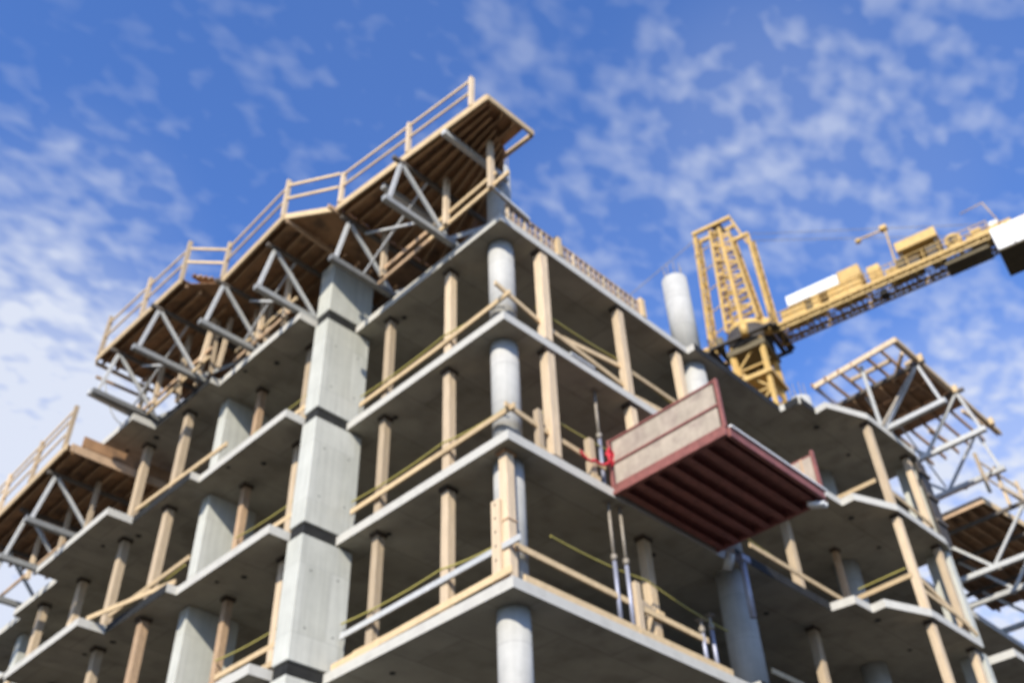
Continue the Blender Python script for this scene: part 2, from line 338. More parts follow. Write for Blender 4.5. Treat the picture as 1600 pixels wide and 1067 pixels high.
# short stanchions and cross block
def stub(name, x, y, z0, z1, label, wd=.13, cat='rail stanchion'):
    t = thing(name, (x, y, z0), label, cat, 'short guard rail stanchions')
    box('upright', (x-wd/2, y-wd/2, z0), (x+wd/2, y+wd/2, z1), WOOD, t, .005)
    box('foot_cleat', (x-wd/2-.05, y-wd/2-.03, z0), (x+wd/2+.05, y-wd/2-.004, z0+.12), WOODH, t, .003)
    return t
stub('rail_stanchion', .98, .14, H+T, H+T+1.0, 'short timber stanchion left of the first right-hand post, middle storey')
stub('rail_stanchion', 2.42, .12, H+T, H+T+1.0, 'short timber stanchion near the red rope, middle storey', .15)
stub('rail_stanchion', 3.40, .16, T, T+1.12, 'short pale stanchion beside the two steel props, lower storey', .15)
t = thing('cross_block', (3.9, .3, T+.85), 'horizontal pale timber block joining stanchion and post, lower storey', 'timber block')
beam('block', (3.35, .25, T+.92), (4.45, .50, T+.92), .06, .16, WOOD, t, .004)
beam('cleat', (4.40, .45, T+.92), (4.6, .45, T+.92), .05, .2, WOODH, t, .004)

# ------------------------------------------------------------------ steel props
def prop(x, y, k, label, frac=.55, h=None, lean=(0, 0)):
    z0 = k*H+T; h = h or SHORE_H
    t = thing('steel_prop', (x, y, z0), label, 'steel prop', 'telescopic steel props')
    zs = z0+h*frac; top = z0+h
    box('base_plate', (x-.08, y-.08, z0), (x+.08, y+.08, z0+.012), STEELB, t, 0)
    tube('outer_tube', (x, y, z0+.012), (x+lean[0]*frac, y+lean[1]*frac, zs), .042, STEELB, t, 10)
    tube('inner_tube', (x+lean[0]*frac, y+lean[1]*frac, zs), (x+lean[0], y+lean[1], top-.012), .032, STEELT, t, 10)
    tube('collar', (x+lean[0]*frac, y+lean[1]*frac, zs-.06), (x+lean[0]*frac, y+lean[1]*frac, zs+.06), .062, STEELT, t, 10)
    box('head_plate', (x+lean[0]-.08, y+lean[1]-.08, top-.012), (x+lean[0]+.08, y+lean[1]+.08, top), STEELT, t, 0)
prop(3.02, .32, 1, 'thin steel prop by the left edge of the maroon platform, middle storey')
prop(2.92, .20, 0, 'left steel prop of the pair right of the corner, lower storey')
p2 = prop(3.22, .16, 0, 'right steel prop of the pair, with orange foot, lower storey')
box('foot_sleeve', (3.15, .09, T+.014), (3.29, .23, T+.16), ORANGE, bpy.data.objects[[o.name for o in COL.objects if o.name.startswith('steel_prop')][-1]], 0)
prop(5.45, .20, 0, 'short steel prop under the rail end near the large round column', .8, 1.05)
prop(5.85, .24, 0, 'short steel prop nearest the large round column, lower storey', .8, 1.3)

# ------------------------------------------------------------------ guard rails, toe boards, ropes
def rail_line(name, pts, label, cat, wd=.045, ht=.12, m=None, group=None, piece='board'):
    m = m or WOODH
    t = thing(name, tuple(pts[0]), label, cat, group)
    for a, b in zip(pts, pts[1:]): beam(piece, a, b, wd, ht, m, t, .003)
    return t
def rope_line(pts, label, sag=.06, r=.02, m=None, group='yellow safety ropes'):
    t = thing('safety_rope', tuple(pts[0]), label, 'rope', group)
    m = m or YROPE
    for a, b in zip(pts, pts[1:]):
        bm = bmesh.new(); n = 7; prev = None
        for i in range(n+1):
            f = i/n; p = V(*a).lerp(V(*b), f); p.z -= sag*4*f*(1-f)
            if prev: atube(bm, prev, p, r, 6)
            prev = p
        finish('rope_span', bm, m, t)
    return t
GR = 'timber guard rails along the slab edges'
st = {0: 'lower storey', 1: 'middle storey', 2: 'top storey'}
for k in (0, 1, 2):
    b = k*H+T; hz = {0: .74, 1: .60, 2: .52}[k]
    rail_line('guard_rail', [(.2, 4.85, b+hz), (.2, 2.3, b+hz+.02), (.18, -.03, b+hz+(.02 if k < 2 else .1))], 'pale timber guard rail from the big pier to the corner, %s' % st[k], 'guard rail', group=GR, m=None if k else ALU)
    rope_line([(.24, 4.9, b+hz+.30), (.22, 2.0, b+hz+.27), (.3, .3, b+hz+.22)], 'yellow safety rope above the left-face guard rail, %s' % st[k])
    rope_line([(1.3, .3, b+hz+.62), (4.0, .3, b+hz+.70), (6.7, .4, b+hz+.55)], 'yellow safety rope along the right face, %s' % st[k])
    rail_line('guard_rail', [(-.5, 5.6, b+.78), (-.5, 8.1, b+.80)], 'timber guard rail just left of the big pier, %s' % st[k], 'guard rail', group=GR)
    rope_line([(-.5, 5.6, b+1.14), (-.5, 8.2, b+1.2)], 'yellow rope left of the big pier, %s' % st[k])
    rail_line('guard_rail', [(-1.3, (8.9, 8.65, 7.9)[k], b+(.6, .6, .36)[k]), (-1.32, 12.1, b+.5)], 'timber guard rail left of the blade column, %s' % st[k], 'guard rail', group=GR)
rail_line('guard_rail', [(-1.15, 7.6, 2*H+T+.02), (-1.2, 10.3, 2*H+T+.12)], 'lower timber rail beside the blade column, top storey', 'guard rail', group=GR)
for k in (0, 1, 2):
    b = k*H+T
    rope_line([(-.9, 9.6, b+.95), (-.95, 12.3, b+.92), (-1.0, 15.2, b+.95)], 'yellow safety rope left of the blade column, %s' % st[k]) if k < 2 else rope_line([(-.9, 9.6, b+.95), (-.95, 12.6, b+.92)], 'yellow safety rope left of the blade column, top storey')
    rail_line('guard_rail', [(-1.95, 11.8, b+.10), (-1.35, 8.98, b+.12)] if k == 1 else [(-.55, 5.6, b+.36), (-.55, 8.0, b+.38)], 'low timber board %s, %s' % ('by the left jog' if k == 1 else 'just left of the big pier', st[k]), 'guard rail', group=GR)
    rail_line('guard_rail', [(.42, 4.7, b+(.38 if k else .42)), (.42, .9, b+(.36 if k else .40))], 'inner lower timber rail between pier and corner, %s' % st[k], 'guard rail', .04, .09, group=GR)
rail_line('toe_board', [(.09, 4.9, T+.10), (.09, .1, T+.20)], 'timber toe board on the left slab edge, lower storey', 'toe board', .04, .14)
rail_line('toe_board', [(.35, .09, T+.10), (6.1, .09, T+.10)], 'long timber toe board on the right slab edge, lower storey', 'toe board', .04, .16)
rail_line('guard_rail', [(.3, .2, T+.74), (2.9, .2, T+.70), (5.6, .2, T+.66)], 'timber guard rail right of the corner, lower storey', 'guard rail', .05, .12, group=GR)
rail_line('guard_rail', [(.05, .1, H+T+.66), (1.0, .14, H+T+.62), (2.9, .16, H+T+.56)], 'timber guard rail right of the corner, middle storey', 'guard rail', group=GR)
rail_line('guard_rail', [(-.1, .12, 2*H+T+.80), (1.3, .18, 2*H+T+.60), (4.1, .2, 2*H+T+.36)], 'timber guard rail sloping right from the corner, top storey', 'guard rail', group=GR)
rail_line('guard_rail', [(2.0, .22, 2*H+T+.62), (4.2, .22, 2*H+T+.98), (6.0, .25, 2*H+T+1.0)], 'upper timber rail towards the tall round column, top storey', 'guard rail', group=GR)
rail_line('toe_board', [(4.2, .1, 2*H+T+.1), (6.2, .1, 2*H+T+.32)], 'loose timber board near the tall round column, top storey', 'toe board', .04, .14, m=WOODH)
rail_line('concrete_shim', [(1.95, .02, 2*H+T+.03), (2.7, .02, 2*H+T+.03)], 'short grey plank lying on the right slab edge, top storey', 'plank', .1, .05, m=ALU)
rail_line('guard_rail', [(7.6, 0, H+T+.58), (12.0, -.05, H+T+.50)], 'timber guard rail right of the large round column, middle storey', 'guard rail', group=GR)
rope_line([(7.6, .1, H+T+.85), (11.6, .2, H+T+.82)], 'yellow safety rope right of the large round column, middle storey', r=.012)
rail_line('guard_rail', [(11.71, -.1, H+T+.55), (11.6, -1.8, H+T+.55)], 'timber guard rail by the bend of the right wing, middle storey', 'guard rail', group=GR)
rail_line('guard_rail', [(11.86, -.3, H+T+.85), (11.77, -1.63, H+T+.85)], 'upper guard rail by the bend of the right wing, middle storey', 'guard rail', .025, .03, m=YROPE, group=GR)
rail_line('guard_rail', [(11.91, -.1, 2*H+T+.55), (11.9, -1.54, 2*H+T+.55)], 'timber guard rail by the bend of the right wing, top storey', 'guard rail', group=GR)
rail_line('guard_rail', [(12.7, -1.55, 2*H+T+.5), (14.8, -1.55, 2*H+T+.35)], 'timber guard rail at the right end, top storey', 'guard rail', group=GR)
rail_line('guard_rail', [(12.7, -1.55, H+T+.6), (14.9, -1.55, H+T+.45)], 'timber guard rail at the right end, middle storey', 'guard rail', group=GR)
rail_line('guard_rail', [(12.75, -1.5, H+T+1.0), (15.1, -1.6, H+T+.2)], 'broken rail board slanting down at the right end, middle storey', 'guard rail', group=GR)
rail_line('guard_rail', [(7.6, .1, T+.6), (12.4, 0, T+.55)], 'timber guard rail right of the large round column, lower storey', 'guard rail', group=GR)
for k in (0, 1): rail_line('guard_rail', [(-1.95, 12.2, k*H+T+.5), (-1.95, 15.4, k*H+T+.5)] if k == 0 else [(-1.45, 15.6, H+T+.5), (-1.4, 20, H+T+.5)], 'timber guard rail at the far left of the %s' % st[k], 'guard rail', group=GR)
# bright spacer ladder of timber and ties on the top slab edge
t = thing('edge_form', (.4, .1, 3*H+T), 'long ladder-like timber edge form with rusty ties along the top slab edge', 'edge formwork')
beam('bottom_plate', (.25, .07, 3*H+T+.03), (4.95, .07, 3*H+T+.03), .10, .05, WOODH, t)
beam('top_rail', (.25, .07, 3*H+T+.52), (4.95, .07, 3*H+T+.46), .06, .06, BRICKY, t)
beam('middle_rail', (.25, .07, 3*H+T+.28), (4.95, .07, 3*H+T+.26), .03, .035, ALU, t)
for i in range(27):
    x = .3+i*.178
    beam('form_tie', (x, .07, 3*H+T+.05), (x, .07, 3*H+T+.50), .07, .06, BRICKY if i % 3 else WOOD, t)
    if i < 26: beam('bracket', (x, .09, 3*H+T+.06), (x+.16, .09, 3*H+T+.27), .03, .03, BRICKY, t)
for x in (1.9, 4.9): box('form_clamp', (x-.08, -.02, 3*H+T), (x+.08, .16, 3*H+T+.62), WOODH, t)
rail_line('steel_edge_rail', [(5.1, .2, 3*H+T+.05), (6.6, .2, 3*H+T+.05)], 'low dark steel rail on the top slab before the tall round column', 'rail', .03, .06, m=STEELT)
rail_line('cap_beam', [(-.35, -.02, 9.55), (.9, -.02, 9.35)], 'short steel beam lying across the top corner by the column', 'beam', .08, .08, m=ALU)
# red rope
rope_line([(1.95, -.02, 3.55), (2.35, -.04, 3.50), (2.85, -.04, 3.72)], 'red rope strung beside the maroon platform', .1, .03, RROPE, 'red ropes')
t = thing('rope_knot', (2.86, -.05, 3.8), 'bundled red rope knot tied at the corner of the maroon platform', 'rope', 'red ropes')
bm = bmesh.new()
for i in range(16):
    a = i*2*math.pi/16*3; b2 = (i+1)*2*math.pi/16*3; r = .11+.03*math.sin(i*2.1)
    atube(bm, V(2.86+r*math.cos(a), -.05+.03*math.sin(i*1.7), 3.8+r*math.sin(a)*1.5), V(2.86+r*math.cos(b2), -.05+.03*math.sin(i*1.7+1.7), 3.8+r*math.sin(b2)*1.5), .018, 6)
finish('coil', bm, RROPE, t)

# ------------------------------------------------------------------ fly tables
def lattice_truss(parent, P, depth, along, outer, inner, zc, apex_in=.45, chord_w=.14, chord_h=.15, cm=None):
    """one aluminium table truss; P(s, z) maps metres inward from its outer end to a point"""
    tr = bpy.data.objects.new('truss', None); COL.objects.link(tr); tr.parent = parent
    Lg = inner
    beam('bottom_chord', P(0, zc), P(Lg, zc), chord_w, chord_h, cm or CHORD, tr, .006)
    beam('top_chord', P(apex_in-.25, zc+depth), P(Lg, zc+depth), chord_w*.7, chord_h*.7, TCH, tr, .006)
    x = apex_in; zl = zc+chord_h/2; zh = zc+depth-chord_h/2; step = 1.38
    beam('brace', P(apex_in-.28, zl-.03), P(x-.02, zh), .075, .09, ALU, tr, .004)
    while x+step < Lg:
        beam('brace', P(x+.05, zh), P(x+step, zl), .07, .09, ALU, tr, .004)
        if x+2*step < Lg: beam('brace', P(x+step+.08, zl), P(x+2*step-.05, zh), .07, .09, ALU, tr, .004)
        x += 2*step
    for s in (.55, 1.9): 
        if s < Lg-.3: beam('jack', P(Lg-s, zc-.12), P(Lg-s, zc-chord_h/2), .09, .09, STEELT, tr)
    return tr
def deck(parent, quad, z, joist_dir, nj, m=BRPLY, ply=True, fascia=True, board_w=.6, edge_m=None):
    """quad: a,b (outer edge), c,d (inner edge); joists run from the a-d end to the b-c end"""
    a, b, c, d = [Vector((*q, 0)) for q in quad]
    def pt(u, v): p = a.lerp(b, u).lerp(d.lerp(c, u), v); return (p.x, p.y)
    for i in range(nj):
        v = (i+.5)/nj
        p, q = pt(0.01, v), pt(.99, v); beam('joist', (*p, z+.075), (*q, z+.075), .07, .15, JOIST, parent)
    if ply:
        n = max(1, round((b-a).length/board_w))
        for i in range(n):
            u0_, u1_ = i/n+.0005, (i+1)/n-.0005; dz = random.uniform(0, .004)
            bm = bmesh.new(); aprism(bm, [pt(u0_, .0), pt(u1_, 0), pt(u1_, 1), pt(u0_, 1)], Z(z+.152+dz), Z(z+.172+dz)); finish('deck_panel', bm, m, parent)
    if fascia:
        p, q = pt(0, 0), pt(1, 0); beam('fascia_board', (*p, z+.10), (*q, z+.10), .05, .21, edge_m or WOODH, parent, .004)
    return pt
def guard(parent, a, b, z0, h, posts, extra=.0, rails=(.62, 1.12)):
    a = Vector((*a, 0)); b = Vector((*b, 0))
    for f in posts:
        p = a.lerp(b, f); beam('guard_post', (p.x, p.y, z0), (p.x+random.uniform(-.02, .02), p.y, z0+h), .085, .115, WOOD, parent, .005)
    for rh in rails:
        beam('guard_rail', (a.x, a.y, z0+rh), (b.x, b.y, z0+rh+random.uniform(-.03, .05)), 035e-3, .07, WOODH, parent, .003)
DZ = 10.68
# table A
tA = thing('fly_table', (-.4, 1.5, 9.0), 'timber-decked formwork table jutting out at the top corner of the building', 'formwork table', 'formwork tables on aluminium trusses')
for y, xo, L_ in ((1.48, -2.04, 4.4), (3.68, -1.80, 4.2)):
    lattice_truss(tA, lambda s, z, y=y, xo=xo: (xo+s, y, z), 1.52, 'x', xo, L_, 9.05, .42)
aA, bA = (-1.33, -1.02), (-1.76, 3.70)
deck(tA, (aA, bA, (1.9, 3.70), (.06, -.2)), DZ, 'y', 9)
beam('outrigger', (-1.33, -1.03, DZ+.1), (.10, -1.03, DZ+.1), .06, .17, WOODH, tA, .004)
beam('outrigger', (.10, -1.0, DZ+.1), (.06, -.05, DZ+.1), .07, .13, WOODH, tA, .004)
bm = bmesh.new(); aprism(bm, [(-1.3, -.98), (-.12, -.98), (-.1, -.15), (-1.35, -.15)], Z(DZ+.18), Z(DZ+.20)); finish('deck_panel', bm, BRPLY, tA)
bm = bmesh.new(); aprism(bm, [(.10, -.1), (2.2, 2.2), (4.5, 3.7), (1.92, 3.70)], Z(DZ+.15), Z(DZ+.17)); finish('deck_panel', bm, BRPLY, tA)
for x in (-1.1, -.75, -.4): beam('joist', (x, -.99, DZ+.1), (x, -.1, DZ+.1), .07, .14, JOIST, tA)
guard(tA, (-1.36, -.56), (-1.76, 3.62), DZ+.2, 1.10, (0, .46, .995), rails=(.55, 1.0))
for y in (.2, 2.3): beam('cross_chord', (-1.5, y, DZ-.09), (.5, y+.02, DZ-.09), .12, .16, ALU, tA, .004)
for y in (-.25, 1.2, 3.4): beam('hanging_post', (-.5, y, 9.1), (-.5, y, DZ), .11, .13, WOOD, tA, .004)
beam('hanging_rail', (-.46, -.75, 9.23), (-.44, 1.95, 9.15), .05, .11, WOODH, tA, .003)
beam('hanging_rail', (-.44, -.35, 9.58), (-.44, 1.9, 9.50), .05, .11, WOODH, tA, .003)
beam('hanging_rail', (-.46, 1.9, 9.45), (-.46, 3.5, 9.40), .05, .11, WOODO, tA, .003)
beam('hanging_rail', (-.46, 1.8, 9.12), (-.46, 3.6, 9.05), .05, .11, WOODO, tA, .003)
beam('kicker', (-2.0, 3.72, DZ-.0), (-.6, 3.72, DZ+.05), .06, .12, WOODO, tA, .003)
# table B
tB = thing('fly_table', (-1.5, 6.4, 9.0), 'second formwork table, directly left of the big pier top', 'formwork table', 'formwork tables on aluminium trusses')
for y, xo, L_ in ((5.62, -2.50, 4.2), (7.52, -2.80, 4.4)):
    lattice_truss(tB, lambda s, z, y=y, xo=xo: (xo+s, y, z), 1.52, 'x', xo, L_, 9.05, .36 if y < 6 else .42)
deck(tB, ((-2.50, 4.80), (-2.38, 7.78), (4.5, 7.78), (4.5, 4.75)), DZ+.02, 'y', 17)
guard(tB, (-2.48, 4.90), (-2.38, 7.74), DZ+.22, 1.35, (0, .985))
beam('fascia_board', (-1.78, 3.78, DZ+.11), (-2.48, 4.78, DZ+.11), .05, .18, WOODH, tB, .004)
bm = bmesh.new(); aprism(bm, [(-1.74, 3.71), (4.5, 3.71), (4.5, 4.74), (-2.44, 4.79)], Z(DZ+.15), Z(DZ+.17)); finish('deck_panel', bm, BRPLY, tB)
for rh in (.6, 1.1): beam('guard_rail', (-1.78, 3.70, DZ+.25+rh), (-2.48, 4.86, DZ+.25+rh), .035, .085, WOODH, tB, .003)
beam('kicker', (-2.45, 4.75, DZ-.0), (-.9, 4.85, DZ-.02), .06, .14, WOODO, tB, .003)
for y in (5.9, 7.0): beam('hanging_post', (-1.35, y+.2, 9.1), (-1.35, y+.2, DZ), .10, .12, WOOD, tB, .004)
beam('hanging_rail', (-1.32, 5.7, 9.5), (-1.32, 8.3, 9.45), .05, .11, WOODH, tB, .003)
beam('hanging_rail', (-1.32, 5.7, 9.2), (-1.32, 8.3, 9.12), .05, .11, WOODO, tB, .003)
# table C
tC = thing('fly_table', (-2.2, 10.4, 9.0), 'third formwork table at the far left end of the top slab', 'formwork table', 'formwork tables on aluminium trusses')
for y, xo, L_ in ((9.42, -3.50, 4.8), (11.68, -3.40, 4.6)):
    lattice_truss(tC, lambda s, z, y=y, xo=xo: (xo+s, y, z), 1.52, 'x', xo, L_, 9.05, .42)
beam('loose_chord', (-3.45, 11.75, 9.02), (-1.4, 11.95, 9.05), .13, .15, ALU, tC, .004)
deck(tC, ((-3.15, 8.35), (-3.22, 12.62), (3.5, 12.62), (3.5, 8.3)), DZ+.02, 'y', 17)
bm = bmesh.new(); aprism(bm, [(-2.36, 7.79), (3.5, 7.79), (3.5, 8.29), (-2.9, 8.34)], Z(DZ+.15), Z(DZ+.17)); finish('deck_panel', bm, BRPLY, tC)
guard(tC, (-3.13, 8.42), (-3.22, 12.5), DZ+.22, 1.4, (0, .47, .995))
for rh in (.6, 1.1): beam('guard_rail', (-2.40, 7.78, DZ+.25+rh), (-3.12, 8.40, DZ+.25+rh), .035, .085, WOODH, tC, .003)
for i in range(4): beam('stacked_board', (-2.6-.1*i, 7.95+i*.12, DZ+.30+i*.05), (-1.6, 8.3+i*.05, DZ+.25+.05*i), .14, .04, BRPLY if i % 2 else WOODO, tC)
for y in (8.9, 9.9, 11.2, 12.2): beam('hanging_post', (-1.9, y, 9.1), (-1.9+random.uniform(-.1, .1), y, DZ), .10, .12, WOOD, tC, .004)
beam('hanging_rail', (-1.85, 8.6, 9.45), (-1.85, 12.4, 9.35), .05, .11, WOODO, tC, .003)
beam('hanging_rail', (-1.85, 8.6, 9.15), (-1.85, 12.4, 9.05), .05, .11, WOODH, tC, .003)
beam('end_rail', (-3.2, 12.66, DZ+.02), (-1.2, 12.66, DZ-.02), .05, .10, WOODH, tC)
beam('end_rail', (-3.1, 12.60, DZ-.45), (-1.5, 12.60, DZ-.4), .05, .08, WOODO, tC)
bm = bmesh.new(); pv = None
for i in range(9):
    f = i/8; q = V(-2.9+.9*f, 12.5, 10.2-1.15*f-.35*math.sin(f*math.pi))
    if pv: atube(bm, pv, q, .02, 6)
    pv = q
finish('hose', bm, ALU, tC)
for y in (8.65, 9.0, 9.7, 10.6): beam('hanging_post', (-1.55, y, 9.0), (-1.55+random.uniform(-.15, .15), y+random.uniform(-.1, .1), DZ), .08, .11, WOOD, tC, .004)
for y in (6.4, 7.2, 7.9): beam('hanging_post', (-1.15, y, 9.0), (-1.15, y+random.uniform(-.1, .1), DZ), .08, .11, WOOD, tB, .004)
for (tt, ya, yb, xx) in ((tA, 1.48, 3.68, -.9), (tB, 5.62, 7.52, -1.6), (tC, 9.42, 11.68, -2.3)):
    beam('cross_brace', (xx, ya, 9.15), (xx, yb, 10.5), .04, .05, ALU, tt); beam('cross_brace', (xx+.05, yb, 9.15), (xx+.05, ya, 10.5), .04, .05, ALU, tt)
# table D (one storey lower, far left)
tD = thing('fly_table', (-2.2, 15, 6.1), 'formwork table one storey lower at the far left edge', 'formwork table', 'formwork tables on aluminium trusses')
for y, xo, L_ in ((13.8, -3.35, 4.0), (16.0, -3.05, 4.0), (18.3, -2.6, 3.8)):
    lattice_truss(tD, lambda s, z, y=y, xo=xo: (xo+s, y, z), 1.5, 'x', xo, L_, 6.2, .42)
deck(tD, ((-3.24, 12.72), (-3.0, 19.5), (.8, 19.5), (.8, 12.72)), 7.80, 'y', 10)
beam('end_board', (-3.15, 12.68, 7.90), (.5, 12.68, 7.90), .05, .24, WOODO, tD, .003)
beam('upstand_board', (-2.9, 12.67, 8.20), (.5, 12.67, 8.20), .04, .32, BRPLY, tD, .003)
guard(tD, (-3.22, 12.95), (-3.0, 19.4), 8.0, 1.35, (0, .33, .66, 1), rails=(.55, 1.0, 1.3))
for y in (13.5, 15.0, 16.8): beam('hanging_post', (-1.9, y, 6.25), (-1.9, y, 7.8), .10, .12, WOOD, tD, .004)
beam('hanging_rail', (-1.85, 14.9, 6.6), (-1.85, 19, 6.5), .05, .11, WOODO, tD, .003)
# table E (right)
tE = thing('fly_table', (15.5, -1.2, 9.0), 'half-boarded formwork table with open joists on the right wing', 'formwork table', 'formwork tables on aluminium trusses')
EZ = 10.62
for x, yo, L_ in ((13.72, -3.40, 4.0), (15.80, -3.55, 4.0), (18.15, -3.02, 3.2)):
    lattice_truss(tE, lambda s, z, x=x, yo=yo: (x, yo+s, z), 1.52, 'y', yo, L_, 9.05, .40, chord_w=.15, cm=ALU)
for i in range(7):
    y = -3.0+i*.44
    beam('joist', (12.45, y, EZ+.07), (18.95, y, EZ+.07), .05, .13, WOOD if i in (0,) else JOIST, tE)
for i in range(3):
    x0 = 14.0+i*.95
    bm = bmesh.new(); aprism(bm, [(x0, -3.0), (x0+.93, -3.0), (x0+.93, -.3), (x0, -.3)], Z(EZ+.142), Z(EZ+.162)); finish('deck_panel', bm, BRPLY, tE)
beam('end_joist', (12.42, -3.10, EZ+.05), (12.55, -.35, EZ+.05), .07, .17, WOOD, tE, .004)
beam('edge_joist', (12.42, -3.10, EZ+.05), (18.95, -3.10, EZ+.05), .06, .16, WOODH, tE, .004)
beam('edge_joist', (12.55, -.45, EZ-.0), (14.5, -.30, EZ-.0), .06, .14, STEELB, tE, .004)
for (p, q) in (((13.7, -2.7), (13.7, -3.25)), ((14.0, -2.2), (13.2, -2.9)), ((13.2, -2.5), (13.2, -1.2)), ((17.0, -2.8), (18.4, -2.9)), ((17.2, -1.6), (18.6, -1.7))):
    beam('blocking', (*p, EZ+.1), (*q, EZ+.14), .08, .12, WOOD, tE)
for x in (13.72, 15.8, 18.15): box('clamp', (x-.07, -3.24, EZ-.06), (x+.07, -3.05, EZ+.18), WOODH, tE)
beam('tie_bar', (13.35, -1.6, 9.0), (12.65, -1.85, 10.6), .10, .10, ALU, tE)
beam('tie_bar', (13.45, -1.55, 9.0), (13.72, -2.9, 10.5), .06, .06, STEELT, tE)
for x in (15.0, 17.0): beam('sway_brace', (x-1.1, -1.2, 9.15), (x+1.0, -1.2, 10.5), .04, .04, ALU, tE); beam('sway_brace', (x+1.0, -1.23, 9.15), (x-1.1, -1.23, 10.5), .04, .04, ALU, tE)
# table F (right, one storey lower)
tF = thing('fly_table', (20, -1, 6.1), 'formwork table one storey lower at the far right edge', 'formwork table', 'formwork tables on aluminium trusses')
for x, yo, L_ in ((17.9, -3.6, 3.6), (19.65, -3.4, 3.8), (22.1, -3.0, 3.8)):
    lattice_truss(tF, lambda s, z, x=x, yo=yo: (x, yo+s, z), 1.5, 'y', yo, L_, 6.15, .42, cm=ALU)
deck(tF, ((17.3, -2.3), (24.5, -3.0), (24.5, .8), (17.3, .5)), 7.8, 'x', 8, edge_m=WOODH)
beam('end_board', (17.3, -2.3, 7.9), (17.35, .3, 7.9), .06, .22, WOODO, tF, .003)
guard(tF, (17.25, -2.6), (24.3, -3.1), 8.0, 1.35, (0, .16, .34, .6), rails=(.55, 1.1))
beam('outrigger', (16.9, -3.0, 7.85), (19.4, -3.3, 7.9), .06, .14, WOOD, tF)

# ------------------------------------------------------------------ maroon loading platform
P = thing('loading_platform', (4.5, 0, 3.1), 'maroon steel loading platform with ribbed underside and plywood side panels, cantilevered from the right face', 'loading platform')
x0, x1, yi, yo = 2.94, 6.20, .05, -2.66
zp = 3.0
box('deck_plate', (x0+.05, yo+.05, zp+.12), (x1-.05, yi, zp+.16), MAROON, P, 0)
beam('edge_beam', (x0, yi, zp+.06), (x0, yo, zp+.06), .08, .20, MAROON, P, .006)
beam('edge_beam', (x1, yi, zp+.06), (x1, yo, zp+.06), .08, .20, MAROON, P, .006)
beam('front_beam', (x0+.05, yo, zp+.06), (x1-.05, yo, zp+.06), .09, .20, MAROON, P, .006)
for i in range(7):
    y = yi-.2-i*.385
    beam('rib', (x0+.04, y, zp+.05), (x1-.04, y, zp+.05), .07, .14, MAROON, P, .005)
    beam('rib_flange', (x0+.04, y, zp-.02), (x1-.04, y, zp-.02), .15, .018, MAROON, P)
for y in (yi-.02, yo+.02): beam('corner_post', (x0, y, zp+.16), (x0, y, zp+1.28), .07, .07, MAROON, P, .004)
for y in (yi-.02, yo+.02): beam('corner_post', (x1, y, zp+.16), (x1, y, zp+1.18), .07, .07, MAROON, P, .004)
for (a, b) in ((.19, .66), (.71, 1.20)): box('side_panel', (x0-.012, yo+.10, zp+a), (x0+.012, yi-.10, zp+b), PLYW, P, 0)
for h in (.17, .685, 1.235): beam('side_rail', (x0-.02, yo, zp+h), (x0-.02, yi, zp+h), .04, .045, MAROON, P, .003)
beam('toe_rail', (x0-.06, yo-.02, zp-.02), (x0-.06, yi, zp-.02), .05, .07, MAROON, P, .003)
box('side_panel', (x1-.012, yo+.06, zp+.19), (x1+.012, yi-.10, zp+1.07), PLYW, P, 0)
for h in (.17, 1.1): beam('side_rail', (x1+.02, yo, zp+h), (x1+.02, yi, zp+h), .04, .045, MAROON, P, .003)
beam('side_rail', (x1, yo+.3, zp+.2), (x1, yo+.3, zp+1.1), .04, .04, WOODO, P, .003)
beam('front_angle', (x0+.05, yo-.06, zp+.17), (x1, yo-.06, zp+.17), .06, .04, WHT, P, .003)
for x in (x1-.08, x1+.02): tube('end_lug', (x, yo+.0, zp-.12), (x-.22, yo+.25, zp-.12), .055, WHT, P, 10)
beam('anchor_beam', (x0+.3, yi, zp+.25), (x0+.3, 3.0, zp+.25), .12, .12, MAROON, P); beam('anchor_beam', (x1-.3, yi, zp+.25), (x1-.3, 3.0, zp+.25), .12, .12, MAROON, P)
# hung steel column form beneath the platform's far end
t = thing('form_hanger', (6.9, -.25, 2.2), 'blue-grey steel pipe hanging at the head of the large round column', 'steel pipe')
tube('pipe', (6.62, -.30, 1.5), (6.62, -.30, 2.9), .07, STEELB, t, 12)
box('clamp', (6.5, -.4, 2.75), (6.8, -.212, 2.9), STEELB, t)
tube('valve', (6.3, -.1, 2.55), (6.3, -.25, 2.85), .1, ALU, t, 10)

# ------------------------------------------------------------------ tower crane
CR = thing('tower_crane', (38.65, 14.3, -ZB), 'yellow lattice tower crane with white counterweight behind the building', 'crane')
U = Vector((.175, -.985, 0)).normalized(); W = Vector((U.y*-1, U.x, 0))   # U along counter jib, W across
C0 = Vector((38.65, 14.3, 0))
def cp(s, v, z): q = C0+U*s+W*v; return (q.x, q.y, z)
def lattice(name, pts0, pts1, n, r_ch, r_br, m, parent, faces=None, double=False):
    """4-chord lattice from corner set pts0 to pts1 with zigzag braces"""
    g = bpy.data.objects.new(name, None); COL.objects.link(g); g.parent = parent
    A = [Vector(p) for p in pts0]; B = [Vector(p) for p in pts1]
    k = len(A)
    for i in range(k): beam('chord', A[i], B[i], r_ch*2, r_ch*2, m, g)
    bm = bmesh.new()
    for i in range(k):
        j = (i+1) % k
        for s in range(n):
            a = s/n; b = (s+1)/n
            def L1(i, f): q = A[i].lerp(B[i], f); return Vector((q.x, q.y, q.z+ZB))
            if s % 2: abeam(bm, L1(i, a), L1(j, b), r_br*2, r_br*2)
            else: abeam(bm, L1(j, a), L1(i, b), r_br*2, r_br*2)
            abeam(bm, L1(i, a), L1(j, a), r_br*2, r_br*2)
    o = finish('bracing', bm, m, g)
    return g
hw = 1.0
zr = 36.9
